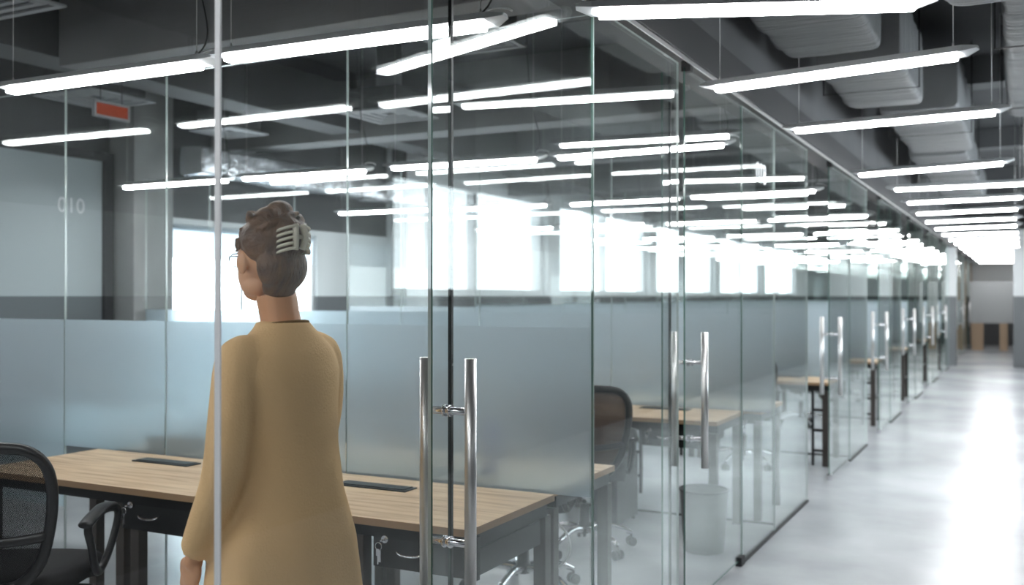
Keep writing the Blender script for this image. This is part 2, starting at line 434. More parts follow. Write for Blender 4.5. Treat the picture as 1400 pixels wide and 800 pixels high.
dn = 2
def glass_door(y0, y1, label, hoff=.085, guide='black', full=True):
    """sliding leaf with pull handle near its y0 edge"""
    global dn
    t = thing(f'door_{dn}', label, 'glass door', (-W, y0, 0), 0, kind='structure'); dn += 1
    L = y1-y0
    b = nb(); pane_bm(b, 'x', 0, 0, L, .03, GT, .008); obj('glass_leaf', b, [GLASS, GEDGE], t)
    # handle
    hb = nb()
    for s in (-1, 1): tube(hb, [(s*.072, hoff, .69), (s*.072, hoff, 1.33)], .0165, 20)
    h = obj('pull_handle', hb, STEEL, t)
    for z in (.825, 1.185):
        q = nb(); tube(q, [(-.072, hoff, z), (.072, hoff, z)], .0105, 14)
        for s in (-1, 1):
            tube(q, [(s*.0055, hoff, z), (s*.013, hoff, z)], .0165, 16)
        obj('standoff', q, CHROME, h)
    # foot fitting and top hanger
    b = nb(); box(b, -.018, .018, L-.07, L+.01, .0, .05, .004) if guide == 'black' else box(b, -.018, .018, -.01, .07, .0, .05, .004)
    obj('floor_guide', b, BEAMD if guide == 'black' else CHROME, t)
    b = nb(); box(b, -.016, .03, 0, .045, GT-.02, GT+.16, .002); obj('top_hanger', b, BEAMD, t)
    b = nb(); box(b, .031, .036, .008, .037, GT+.09, GT+.135, .002); obj('hanger_plate', b, CHROME, t)
    return t
glass_door(2.27, 3.385, 'nearest sliding glass door with tall steel pull handle')
glass_door(4.50, 5.555, 'second sliding glass door, its handle before the brown chair')
NAMES = ['third', 'fourth', 'fifth', 'sixth', 'seventh', 'eighth', 'ninth', 'tenth', 'eleventh']
k = 0; y = 7.45
while y < Y1-3.2:
    nm = NAMES[k]
    glass_door(y+.92, y+2.0, f'{nm} glass door along the corridor, slid open', guide='chrome', hoff=.1)
    front_window(y+2.0, y+PITCH, f'fixed glass panel just past the {nm} door')
    y += PITCH; k += 1

# partitions across the rooms (perpendicular to the corridor)
JO = [-1.455, -2.60, -3.67, -4.38, -5.45, -6.4, XB+.32]
pn = 1
for i, py in enumerate(PY):
    o = thing(f'wall_glass_{i+1}', f'{ORD[i]} glass partition between rooms with frosted band', 'glass partition', (0, py, 0), 0, kind='structure')
    for a, c in zip(JO[:-1], JO[1:]):
        b = nb(); pane_bm(b, 'y', 0, c+.002, a-.002, .01, GT+.0); obj('glass_pane', b, [GLASS, GEDGE_L], o)
        b = nb(); box(b, c+.004, (a if a < -2 else -1.455)-.004, -.0068, -.0055, .735 if a > -4 else .42, 1.38); obj('frosted_film', b, FILM, o)
    b = nb(); box(b, XB+.32, -1.455, -.014, .014, 0, .01); obj('floor_channel', b, BEAMD, o)

gn = text_mesh('glass_number', '018', .17, NUM, None, (-W+.007, 6.0, 2.23), (R(90), 0, R(90)))
tag(gn, 'white number 018 lettered on a corridor glass panel', 'number')

# ------------------------------------------------------------------ lamps
def make_lamp(name, L, label, LZ, cable=False):
    """pendant lamp; origin at the middle of its underside; runs along x"""
    t = thing(name, label, 'lamp', group=None)
    h = L/2
    b = nb()
    prof = lambda x, w, z0, z1, wt: [b.verts.new((x, -w/2, z0)), b.verts.new((x, w/2, z0)), b.verts.new((x, wt/2, z1)), b.verts.new((x, -wt/2, z1))]
    # trough: wide reflector lip, narrower spine above; chamfered ends
    rings = [prof(-h-.035, .05, .040, .052, .03), prof(-h+.02, .125, .026, .058, .06), prof(h-.02, .125, .026, .058, .06), prof(h+.035, .05, .040, .052, .03)]
    skin_rings(b, rings)
    for f in b.faces: f.smooth = False
    obj('housing', b, LAMPBODY, t)
    b = nb(); box(b, -h+.045, h-.045, -.028, .028, .004, .027, .008); obj('diffuser', b, TUBE, t)
    top = ZC-LZ
    for s in (-1, 1):
        b = nb(); tube(b, [(s*(h-.06), 0, .058), (s*(h-.06), 0, top)], .0013, 5); cyl(b, s*(h-.06), 0, .056, .078, .006, .003, 8)
        obj('suspension_wire', b, STEEL, t)
    if cable:
        b = nb(); tube(b, spline([(h-.06, 0, .058), (h-.02, .02, .16), (h-.1, .03, .5), (h-.13, .01, top)]), .0035, 6); obj('power_cable', b, BLACK, t)
        b = nb(); tube(b, spline([(h-.08, .01, .06), (h-.03, .03, .085), (h+.03, .02, .075), (h+.06, 0, .058)]), .004, 6); obj('link_cable', b, WHITE, t)
    return t
LZ = 2.465; LR = 2.415
lampC = make_lamp('pendant_lamp', 1.16, 'x', LZ)
lampR = make_lamp('pendant_lamp', 1.22, 'x', LR, cable=True)
usedC = usedR = False
corr = [(-.82, 3.42, 22), (-.77, 4.56, -10), (-.67, 5.98, -6), (-.66, 8.35, -14), (-.52, 9.8, 0), (-.55, 11.2, -6), (-.6, 12.7, -10), (-.62, 14.2, -8), (-.62, 15.7, -12),
        (-.62, 17.3, -4), (-.62, 18.9, -6), (-.62, 20.5, 0), (-.62, 22.1, -5), (-.62, 23.9, 2), (-.62, 25.8, 0), (-.62, 27.8, 0), (-.62, 29.9, 0), (-.62, 32, 0)]
for i, (x, y, a) in enumerate(corr):
    l = f'white linear pendant lamp over the corridor, {ORD[i]} from the camera'
    if not usedC: o = lampC; o.location = (x, y, LZ); o.rotation_euler = (0, 0, R(a)); o['label'] = l; o['group'] = 'pendant lamps over the corridor'; usedC = True
    else: o = dup(lampC, (x, y, LZ), R(a), l, 'pendant lamps over the corridor')
for y in (-1.6, -.1):  # out-of-view corridor lamps added to light the walking person
    dup(lampC, (-.85, y, LZ), 0, f'unseen pendant lamp added beside the viewpoint to light the person, at {["rear","front"][int((y+1.6)/1.5)]}', 'pendant lamps over the corridor')
XS = [-2.22, -3.53, -4.95, -6.3]
for rm in range(1, 10):
    y = PY[rm-1]-.51
    for j, x in enumerate(XS):
        l = f'white linear lamp hanging in the {ORD[rm-1]} glass room, {ORD[j]} from the corridor'
        a = (2, 1, -2, 0)[j] if rm == 1 else random.uniform(-3, 3)
        yy = y+random.uniform(-.1, .1)*(rm > 2)
        if not usedR: o = lampR; o.location = (x, yy, LR); o.rotation_euler = (0, 0, R(a)); o['label'] = l; o['group'] = 'pendant lamps in the rooms'; usedR = True
        else: dup(lampR, (x, yy, LR), R(a), l, 'pendant lamps in the rooms')
for j, x in enumerate(XS[:3]):  # extra row added outside the frame for more light in the first room
    dup(lampR, (x, .6, LR), 0, f'unseen linear lamp added to light the first glass room, {ORD[j]} from the corridor', 'pendant lamps in the rooms')

# ------------------------------------------------------------------ ducts and ceiling fittings
def insulated_duct(x0, x1, y0, y1, z0, z1, label, m=INSUL, name='air_duct', amp=.015, grp=None):
    b = nb(); cx, cz = (x0+x1)/2, (z0+z1)/2; n = 28; rs = []
    L = y1-y0; K = max(6, int(L/.045))
    for k in range(K+1):
        y = -L/2+L*k/K; r_ = []
        edge = min(1, min(k, K-k)/1.5)
        puff = noise.noise(Vector((.0, y*5+y0*3, z0)))*amp*.9
        for i in range(n):
            t = 2*math.pi*i/n; c, s = math.cos(t), math.sin(t)
            e = .17
            px = math.copysign(abs(c)**e, c)*(x1-x0)/2; pz = math.copysign(abs(s)**e, s)*(z1-z0)/2
            nn = noise.noise(Vector((px*2.2, (y+y0)*11, pz*2+y0)))*amp*.7 + puff
            q = 1-(.05*(1-edge))
            r_.append(b.verts.new((px*q+c*nn, y, pz*q+s*nn)))
        rs.append(r_)
    skin_rings(b, rs)
    o = obj(name, b, m); o.location = (cx, (y0+y1)/2, cz)
    return tag(o, label, 'duct', grp)
G = 'insulated ducts above the corridor'
insulated_duct(-1.24, -.70, -1.0, 5.92, 2.88, 3.30, 'grey wrapped air duct nearest the glass front', grp=G)
insulated_duct(-1.12, -.62, 6.12, 7.55, 2.84, 3.30, 'short lower grey wrapped duct section after the long one', grp=G)
insulated_duct(-.98, -.42, 7.95, 10.4, 2.88, 3.32, 'third grey wrapped duct section above the corridor', grp=G)
insulated_duct(-1.05, -.5, 10.9, 16.5, 2.92, 3.32, 'long distant grey wrapped duct beyond the third section', grp=G)
insulated_duct(-.30, .55, -1.0, 4.40, 2.66, 3.1, 'grey wrapped duct end at the top right corner', grp=G)
insulated_duct(-.10, .66, 4.5, 6.9, 2.95, 3.34, 'wide grey wrapped duct behind the top right duct end', grp=G)
insulated_duct(-.11, .66, 6.96, 9.3, 2.98, 3.34, 'wide grey wrapped duct past the dark seam at right', grp=G)
insulated_duct(XB+.34, XB+.62, 7.0, 13.0, 2.66, 2.92, 'crinkled silver foil duct above the bright window', FOIL, 'foil_duct', .03)
# hanger rods for ducts
for i, (x, y, z) in enumerate([(-1.27, 2, 2.86), (-.68, 2, 2.86), (-1.27, 5, 2.86), (-.66, 5, 2.86), (-1.14, 6.9, 2.82), (-.6, 6.9, 2.82), (-1.0, 9.2, 2.86), (-.4, 9.2, 2.86)]): pass
def duct_strap(x0, x1, y, z0, label):
    b = nb(); tube(b, [(x0, y, ZC), (x0, y, z0), (x1, y, z0), (x1, y, ZC)], .006, 6)
    tag(obj('duct_hanger', b, BLACKM), label, 'hanger', 'duct hangers')
duct_strap(-1.275, -.665, 4.5, 2.855, 'black rod hanger under the long wrapped duct')
duct_strap(-1.16, -.58, 6.7, 2.81, 'black rod hanger under the short lower duct')
duct_strap(-1.02, -.38, 9.0, 2.85, 'black rod hanger under the third duct section')
duct_strap(-1.09, -.46, 12.6, 2.89, 'black rod hanger under the long distant duct')
for x0, x1, y, l in ((-.345, .595, 3.4, 'black rod hanger under the duct at top right corner'), (-.145, .705, 6.3, 'black rod hanger under the wide duct behind'), (-.150, .705, 8.6, 'black rod hanger past the duct seam')):
    duct_strap(x0, x1, y, 2.62 if y < 4 else 2.91 if y < 7 else 2.95, l)
duct_strap(XB+.31, XB+.65, 9.5, 2.63, 'black rod hanger under the silver foil duct')

def diffuser_vent(x, y, z, s, label):
    t = thing('air_vent', label, 'vent', (x, y, z), 0, 'square ceiling air vents')
    h = s/2
    b = nb()
    for i in range(4):
        o_, i_ = h-i*h*.23, h-i*h*.23-h*.14
        zz = .006*i
        for a in (box(b, -o_, o_, -o_, -i_, zz, zz+.012), box(b, -o_, o_, i_, o_, zz, zz+.012), box(b, -o_, -i_, -i_, i_, zz, zz+.012), box(b, i_, o_, -i_, i_, zz, zz+.012)): pass
    obj('grille', b, GREYP, t)
    b = nb(); box(b, -h*.82, h*.82, -h*.82, h*.82, .035, .20, .01); obj('plenum_box', b, DARKW, t)
    b = nb(); cyl(b, 0, 0, .20, ZC-z, h*.35, h*.35, 20); obj('neck_duct', b, GREYP, t)
diffuser_vent(-5.02, 3.46, 3.1, .62, 'square grey ceiling vent at the top left corner')
diffuser_vent(-6.3, 5.3, 3.0, .62, 'square grey ceiling vent beside the red sign')
diffuser_vent(-6.5, 6.95, 3.0, .5, 'square grey ceiling vent behind the pale joint strip')
diffuser_vent(-4.7, 6.9, 3.0, .6, 'square grey ceiling vent over the second room')
diffuser_vent(-3.0, 5.3, 3.05, .5, 'square grey ceiling vent nearest the glass front')

# red sign hung from the lengthwise beam
t = thing('exit_sign', 'small red rectangular sign in pale frame under the dark ceiling', 'sign', (-5.5, 4.755, 2.70), R(90))
t.scale = (.74, .74, .74)
b = nb(); box(b, -.20, .20, -.018, .018, 0, .022, .003); box(b, -.20, .20, -.018, .018, .128, .15, .003); box(b, -.20, -.178, -.018, .018, .022, .128, .002); box(b, .178, .20, -.018, .018, .022, .128, .002)
obj('sign_frame', b, GREYP, t)
b = nb(); box(b, -.178, .178, -.012, .012, .022, .128); obj('sign_panel', b, EXITR, t)
b = nb(); tube(b, [(-.12, 0, .15), (-.12, 0, .9/.74)], .004, 6); tube(b, [(.12, 0, .15), (.12, 0, .9/.74)], .004, 6); obj('hanging_rod', b, BLACKM, t)

# ------------------------------------------------------------------ desks
def make_desk(name, w, d, label, drawer, legs, ladder=False, cover=(.1, .2), wood_shift=0):
    """origin: floor, centre of the desk; user side is -y"""
    t = thing(name, label, 'desk')
    hw, hd = w/2, d/2
    b = nb(); vs = box(b, -hw+.001, hw-.001, -hd, hd, .715, .74)
    for f in b.faces: f.material_index = 0 if abs(f.normal.z) > .5 else 1
    obj('tabletop', b, [WOOD, WOODE], t)
    b = nb(); box(b, -hw+.03, hw-.03, -hd+.05, -hd+.08, .665, .7145); box(b, -hw+.03, hw-.03, hd-.08, hd-.05, .665, .7145)
    box(b, -hw+.01, -hw+.045, -hd+.05, hd-.05, .665, .7145); box(b, hw-.045, hw-.01, -hd+.05, hd-.05, .665, .7145); obj('frame', b, BLACKM, t)
    for (x, y) in legs:
        b = nb(); box(b, x-.025, x+.025, y-.025, y+.025, 0.0, .665, .003); obj('leg', b, BROWNM, t)
    if ladder:
        b = nb()
        for z in (.12, .30, .48): box(b, hw-.14, hw-.051, -hd+.075, -hd+.095, z, z+.022)
        box(b, hw-.16, hw-.14, -hd+.07, -hd+.10, 0, .664)
        box(b, hw-.05, hw-.02, -hd+.08, hd-.09, .30, .32)
        obj('end_rack', b, BLACKM, t)
    b = nb(); box(b, -.17+cover[0], .17+cover[0], cover[1]-.045, cover[1]+.045, .7402, .746, .002)
    o = obj('cable_cover', b, LIDM, t)
    b = nb(); box(b, -.155+cover[0], .155+cover[0], cover[1]-.034, cover[1]+.034, .746, .749, .001); obj('cover_flap', b, BLACKM, o)
    if drawer:
        x0, x1 = drawer
        yf = -hd+.06
        b = nb(); box(b, x0, x1, yf+.021, hd-.12, .575, .664); 
        dr = obj('drawer_case', b, BLACK, t)
        b = nb(); box(b, x0, x1, yf, yf+.02, .56, .705, .002); fr = obj('drawer', b, BLACK, t)
        xm = x0+.26*(x1-x0) 
        b = nb(); tube(b, [(x0+.055, yf-.014, .66), (x0+.055, yf, .66)], .013, 16); tube(b, [(x0+.055, yf-.017, .66), (x0+.055, yf-.013, .66)], .009, 12); obj('lock', b, CHROME, fr)
        b = nb()
        tube(b, [(x0+.055, yf-.035, .66), (x0+.055, yf-.015, .66)], .003, 8)
        tube(b, [(x0+.045+.013*math.cos(a), yf-.034, .640+.013*math.sin(a)) for a in [i*math.pi/8 for i in range(16)]], .0018, 6, closed=True)
        box(b, x0+.036, x0+.05, yf-.036, yf-.033, .607, .632, .001); box(b, x0+.041, x0+.046, yf-.036, yf-.033, .578, .607)
        box(b, x0+.048, x0+.058, yf-.040, yf-.037, .588, .63, .001)
        obj('key', b, CHROME, fr)
        xc = x0+.16 if x1-x0 < .42 else x0+.19
        b = nb(); tube(b, spline([(xc-.05, yf, .628), (xc-.048, yf-.02, .624), (xc-.03, yf-.028, .618), (xc, yf-.03, .616), (xc+.03, yf-.028, .618), (xc+.048, yf-.02, .624), (xc+.05, yf, .628)]), .004, 8); obj('drawer_handle', b, CHROME, fr)
    return t
D = .66
hd = D/2
dA = make_desk('desk', 1.2, D, 'oak topped desk directly behind the nearest door handle', (.18, .595), [(-.0+.12, -hd+.075), (.565, hd-.04)], cover=(-.10, .14))
dA.location = (-2.20, 3.5-.03-hd, 0)
dB = make_desk('desk', 1.3, D, 'oak topped desk beside the black chair', (.20, .60), [(-.60, -hd+.06), (.03, -hd+.30), (.60, hd-.05), (-.06, -hd+.30), (-.60, hd-.05)], cover=(-.03, .18))
dB.location = (-3.452, 3.5-.03-hd, 0)
dC = make_desk('desk', 1.2, D, 'oak topped desk backing onto the nearest desk through the partition', (-.0, .4), [(-.565, -hd+.04), (.565, -hd+.04), (-.565, hd-.05)], cover=(0, .16))
dC.location = (-2.235, 3.5+.03+hd, 0); dC.rotation_euler = (0, 0, math.pi)
dD = dup(dC, (-3.437, 3.5+.03+hd, 0), math.pi, 'oak topped desk backing onto the desk beside the black chair')
dE = make_desk('desk', 1.2, D, 'oak topped desk under the second partition facing the brown chair', (.1, .5), [(-.565, -hd+.05), (.565, -hd+.05), (.565, hd-.05), (-.565, hd-.05)])
dE.location = (-2.25, PY[1]-.03-hd, 0)
dup(dE, (-3.452, PY[1]-.03-hd, 0), 0, 'oak topped desk left of the one facing the brown chair')
dF = make_desk('desk', 1.2, D, 'oak desk with black end rack seen through the third doorway', None, [(-.565, -hd+.05), (.565, -hd+.05), (.565, hd-.05), (-.565, hd-.05)], ladder=True)
dF.location = (-2.12, PY[2]-.03-hd, 0)
dup(dF, (-2.15, PY[1]+.03+hd, 0), math.pi, 'oak desk behind the second partition, backing onto brown chair desk')
dup(dF, (-3.33, PY[2]-.03-hd, 0), 0, 'oak desk deeper in the third room against its far partition')
for i in range(3, 8):
    dup(dF, (-2.12, PY[i]-.03-hd, 0), 0, f'oak desk with black end rack in the {ORD[i]} glass room')

# ------------------------------------------------------------------ chairs
def make_chair(name, label, meshm, framem, seatm):
    """office chair facing +y, origin on floor under the column"""
    t = thing(name, label, 'chair')
    # star base
    for k in range(5):
        a = 2*math.pi*k/5+.35; c, s = math.cos(a), math.sin(a)
        b = nb(); tube(b, spline([(c*.03, s*.03, .125), (c*.12, s*.12, .135), (c*.24, s*.24, .105), (c*.30, s*.30, .078)], 4), [.022]*5+[.018]*5+[.014]*3, 10); 
        leg = obj('base_leg', b, CHROME, t)
        b = nb(); u = Vector((-s, c, 0)); ctr = Vector((c*.30, s*.30, .028))
        for sg in (-1, 1): tube(b, [ctr+u*sg*.008, ctr+u*sg*.027], .027, 14)
        tube(b, [ctr-u*.01, ctr+u*.01], .012, 8); tube(b, [ctr, ctr+Vector((0, 0, .045))], .008, 8)
        obj('caster', b, BLACK, leg)
    b = nb(); lathe(b, [(.036, .10), (.036, .16), (.030, .165), (.028, .27), (.026, .275)]); obj('column_cover', b, BLACK, t)
    b = nb(); lathe(b, [(.014, .27), (.014, .40)]); obj('gas_lift', b, CHROME, t)
    b = nb(); box(b, -.09, .09, -.12, .12, .39, .43, .01); tube(b, spline([(.08, .03, .41), (.16, .04, .405), (.24, .05, .40)], 3), .006, 8); obj('tilt_mechanism', b, BLACK, t)
    # seat: rounded cushion
    b = nb(); rs = []
    for z, q in ((.43, .90), (.44, .975), (.465, 1.), (.49, .98), (.503, .9), (.507, .7), (.506, .35)):
        r_ = []
        for i in range(32):
            a = 2*math.pi*i/32; c, s = math.cos(a), math.sin(a)
            px = math.copysign(abs(c)**.55, c)*.245*q; py = math.copysign(abs(s)**.55, s)*.235*q
            drop = -.03*max(0, (py-.14)/.1)**2
            r_.append(b.verts.new((px, py+.02, z+drop)))
        rs.append(r_)
    skin_rings(b, rs); obj('seat', b, seatm, t)
    # back frame loop; y bends backward with height
    def yb(z): return -.235-.10*max(0, (z-.5)/.5)**1.3
    half = [(.06, .475), (.13, .50), (.19, .575), (.228, .70), (.245, .82), (.236, .91), (.19, .965), (.10, .982)]
    loop = [(-x, z) for x, z in half]+[(x, z) for x, z in reversed(half)]
    def bow(x, z): return yb(z)-.03*(1-(x/.25)**2)+.0
    P = [(x, bow(x, z), z) for x, z in loop]
    b = nb(); tube(b, spline(P, 4, True), .0165, 10, closed=True, flat=1.25, up=(0, 1, 0))
    fr = obj('back_frame', b, framem, t)
    # lumbar cross bar
    b = nb(); tube(b, spline([(x, bow(x, .665)-.004-.01*(1-(x/.22)**2), .665-.022*(1-(x/.22)**2)) for x in (-.215, -.15, -.07, 0, .07, .15, .215)], 3), .011, 8, flat=1.6, up=(0, 1, 0)); obj('lumbar_bar', b, framem, fr)
    b = nb(); tube(b, spline([(0, bow(0, .64)-.008, .64), (0, bow(0, .53)-.02, .53), (0, -.26, .455), (0, -.12, .415), (0, 0, .412)], 4), .02, 8, flat=2.2, up=(1, 0, 0))
    obj('back_spine', b, framem, t)
    # mesh sheet inside the loop
    b = nb(); nz = 18; rowsv = []
    inner = spline([(x, 0, z) for x, z in half], 6)
    def hw(z):
        for p, q in zip(inner[:-1], inner[1:]):
            if p.z <= z <= q.z: return p.x+(q.x-p.x)*(z-p.z)/max(1e-6, q.z-p.z)
        return inner[-1].x
    for sd in (0, 1):
        rowsv = []
        for i in range(nz+1):
            z = .485+(.972-.485)*i/nz; w_ = hw(z)
            rowsv.append([b.verts.new((w_*u, bow(w_*u, z)+.004+.002*sd, z)) for u in [j/6-1 for j in range(13)]])
        for i in range(nz):
            for j in range(12):
                f = b.faces.new((rowsv[i][j], rowsv[i][j+1], rowsv[i+1][j+1], rowsv[i+1][j])); f.smooth = True
    obj('back_mesh', b, meshm, t)
    # arm loops
    for s in (-1, 1):
        x = s*.285
        pts = [(x, .16, .672), (x, .17, .62), (x-s*.01, .12, .52), (x-s*.02, .05, .455), (x-s*.01, -.02, .50), (x, -.07, .58), (x, -.10, .645), (x, -.06, .672), (x, .05, .69)]
        b = nb(); tube(b, spline(pts, 5, True), .014, 10, closed=True, flat=1.3, up=(1, 0, 0)); ar = obj('armrest', b, framem, t)
        b = nb(); tube(b, spline([(x, -.13, .665), (x, -.06, .684), (x, .04, .702), (x, .13, .690)], 4), [.010]+[.013]*11+[.010], 10, flat=2.2, up=(0, 0, 1)); obj('arm_pad', b, framem, ar)
        b = nb(); tube(b, [(x-s*.02, .05, .452), (s*.12, .04, .42)], .014, 8); obj('arm_bracket', b, framem, t)
    return t
ch = make_chair('office_chair', 'black mesh office chair at the left edge in front', BLKMESH, BLACK, FABRIC)
ch.location = (-3.345, 2.49, 0); ch.rotation_euler = (0, 0, R(27))
ch2 = make_chair('office_chair', 'brown mesh office chair with chrome base in the second room', BRNMESH, BLACK, FABRIC)
ch2.location = (-2.32, 5.45, 0); ch2.rotation_euler = (0, 0, R(24))
dup(ch, (-2.26, 4.52, 0), math.pi, 'black office chair behind the first partition, near the blue bottle')
dup(ch, (-3.75, 4.55, 0), math.pi+.3, 'black office chair behind the first partition, beyond the left chair')
dup(ch, (-3.45, 5.5, 0), .2, 'black office chair left of the brown chair')
dup(ch, (-2.2, 8.75, 0), .3, 'black office chair in the third glass room')
dup(ch, (-2.3, 11.8, 0), -.2, 'black office chair in the fourth glass room')
dup(ch, (-2.3, 14.9, 0), .2, 'black office chair in the fifth glass room')

# ------------------------------------------------------------------ small things
t = thing('waste_bin', 'round grey waste bin standing behind the second glass door', 'bin', (-1.68, 5.74, 0))
b = nb(); lathe(b, [(.115, 0), (.118, .01), (.142, .36), (.139, .36), (.115, .02), (.02, .015)], n=36); obj('bin_body', b, BINM, t)
b = nb(); tube(b, [(.142*math.cos(a), .142*math.sin(a), .362) for a in [i*math.pi/16 for i in range(32)]], .006, 8, closed=True); obj('rim', b, BINM, t)
t = thing('water_bottle', 'tall blue bottle on the desk behind the frosted band', 'bottle', (-2.02, 3.72, .747))
b = nb(); lathe(b, [(.032, 0), (.035, .01), (.035, .17), (.03, .20), (.014, .225), (.014, .24)]); obj('bottle_body', b, BLUE, t)
b = nb(); lathe(b, [(.017, .241), (.017, .265), (.012, .27)]); obj('bottle_cap', b, WHITE, t)
t = thing('desk_tray', 'low black tray on the desk behind the frosted band', 'tray', (-3.77, 3.70, .7403))
b = nb(); box(b, -.13, .13, -.09, .09, 0.0005, .008, .002); box(b, -.13, .13, -.09, -.084, .008, .06, .001); box(b, -.13, .13, .084, .09, .008, .06, .001); box(b, -.13, -.124, -.084, .084, .008, .06, .001); box(b, .124, .13, -.084, .084, .008, .06, .001); obj('tray_body', b, BLACK, t)
t = thing('computer_case', 'dark computer case standing under the brown chair desk', 'computer', (-2.42, 6.2, 0))
b = nb(); box(b, -.09, .09, -.2, .2, .02, .44, .008); obj('case_body', b, BLACKM, t)
b = nb(); box(b, -.085, .085, -.206, -.2005, .05, .42, .003); obj('case_front', b, BLACK, t)
for x in (-.07, .07):
    for y in (-.16, .16):
        b = nb(); cyl(b, x, y, 0, .02, .012, n=10); obj('foot', b, BLACK, t)
# white power box and cable by the desk leg
t = thing('power_box', 'pale grey power box on the floor beyond the desk end', 'power box', (-1.73, 3.80, 0))
b = nb(); box(b, -.07, .07, -.05, .05, 0, .2, .015); obj('box_body', b, GREYP, t)
b = nb(); box(b, -.05, .05, -.053, -.0502, .03, .15, .002); obj('socket_plate', b, WHITE, t)
b = nb(); tube(b, spline([(-1.73, 3.80, .2), (-1.76, 3.79, .24), (-1.74, 3.75, .34), (-1.66, 3.74, .44), (-1.68, 3.76, .52), (-1.76, 3.80, .56), (-1.84, 3.84, .60), (-1.86, 3.86, .663)], 8), .005, 8)
tag(obj('power_cable', b, WHITE), 'white cable looping down from the desk to power box', 'cable')

# far end of the corridor
t = thing('end_screen', 'grey standing screen board closing the far corridor', 'screen', (-.7, 30.6, 0))
b = nb(); box(b, -.65, .55, -.03, .03, .75, 1.9, .01); obj('board', b, BOARD, t)
b = nb(); box(b, -.6, -.3, -.05, .05, 0, .749, .01); obj('stand', b, TAN, t)
b = nb(); box(b, .1, .3, -.05, .05, 0, .749, .01); obj('stand', b, TAN, t)
b = nb(); box(b, -W-.14, -W+.11, 23.4, 23.65, 0, 2.56, .005); struct('column_corridor_left', b, dado_mat('column_paint', 1.5, (.2, .21, .22), (.85, .87, .88)), None, 'grey and white column beside the far glass doors', 'column')
b = nb(); box(b, -.2, 1.5, 23.4, 23.65, 0, 2.9, .005); struct('wall_corridor_stub', b, bpy.data.materials['column_paint'], None, 'grey and white wall end narrowing the far corridor', 'wall')
b = nb(); box(b, -W-.3, -W-.02, 31.4, 33.9, 0, 2.5, .01); struct('wall_tan_panel', b, TAN, None, 'tan wooden panel wall at the far corridor end', 'wall')

# ------------------------------------------------------------------ person
P = thing('person', 'person in long camel coat with pinned up brown hair walking behind glass', 'person', (-1.71, 2.02, 0), R(84))
P.scale = (.985, .985, .982)
# local frame: faces +y, x to the person's right
hip = .86
def limb(bm, pts, rad, n=14): tube(bm, spline(pts, 5), [rad[0]]*0 + [ (lambda t: (lambda i, f: rad[i]*(1-f)+rad[min(i+1, len(rad)-1)]*f)(min(int(t), len(rad)-1), t-int(t)))(j/5) for j in range((len(pts)-1)*5+1)], n)
def hand(bm, wrist, d, thumb_side, curl):
    """wrist point, direction d, thumb direction, palm-facing curl direction"""
    d = Vector(d).normalized(); th = Vector(thumb_side); th = (th-d*th.dot(d)).normalized(); cu = Vector(curl); cu = (cu-d*cu.dot(d)-th*cu.dot(th)).normalized()
    w = Vector(wrist)
    M = Matrix((th, d, cu)).transposed()
    ell(bm, w+d*.045, (.038, .052, .015), M)
    limb(bm, [w-d*.04, w, w+d*.03], [.026, .023, .024])
    for k, (off, L) in enumerate(((.027, .072), (.009, .080), (-.009, .075), (-.026, .058))):
        b0 = w+d*.082+th*off
        limb(bm, [b0-d*.02, b0, b0+d*L*.42+cu*L*.10, b0+d*L*.72+cu*L*.30, b0+d*L*.92+cu*L*.55], [.0092, .009, .0085, .0078, .006], 10)
    b0 = w+d*.025+th*.026
    limb(bm, [b0-th*.012, b0+th*.018+d*.018+cu*.008, b0+th*.03+d*.045+cu*.016, b0+th*.03+d*.068+cu*.02], [.013, .0115, .010, .008], 10)
b = nb()
# torso
tor = [(.84, .155, .115, -.01), (.92, .165, .12, -.01), (1.0, .15, .11, 0), (1.08, .135, .10, .005), (1.2, .15, .11, .01), (1.30, .165, .11, .005), (1.38, .15, .085, -.005), (1.425, .09, .065, -.01), (1.45, .058, .058, -.005)]
skin_rings(b, [ring(b, Vector((0, yy, z)), Vector((1, 0, 0)), Vector((0, 1, 0)), rx, ry, 24) for z, rx, ry, yy in tor])
limb(b, [(0, -.01, 1.40), (0, .005, 1.47), (0, .02, 1.53)], [.058, .052, .054])
# legs mid-stride: right leg forward, left leg back
limb(b, [(.085, 0, .90), (.09, .10, .66), (.09, .16, .47), (.088, .14, .28), (.085, .15, .09)], [.088, .078, .056, .052, .038])
limb(b, [(-.085, 0, .90), (-.09, -.06, .66), (-.09, -.10, .47), (-.088, -.22, .29), (-.085, -.32, .13)], [.088, .078, .056, .052, .038])
limb(b, [(.085, .13, .07), (.088, .20, .045), (.09, .28, .035)], [.036, .038, .03])
limb(b, [(-.085, -.33, .12), (-.088, -.27, .07), (-.09, -.20, .035)], [.034, .036, .03])
# arms: right (far) forward, left (near) back
AR = [(.14, 0, 1.36), (.178, .03, 1.22), (.19, .09, 1.07), (.175, .19, .955), (.155, .27, .87)]
AL = [(-.145, 0, 1.36), (-.182, -.015, 1.22), (-.203, -.01, 1.08), (-.20, .05, .96), (-.19, .11, .87)]
limb(b, AR, [.046, .042, .037, .032, .023]); limb(b, AL, [.046, .042, .037, .032, .023])
hand(b, AR[-1], (-.1, .5, -.86), (-.75, .45, .2), (-.6, -.5, -.3))
hand(b, AL[-1], (.05, .35, -1), (.1, 1, .3), (1, 0, 0))
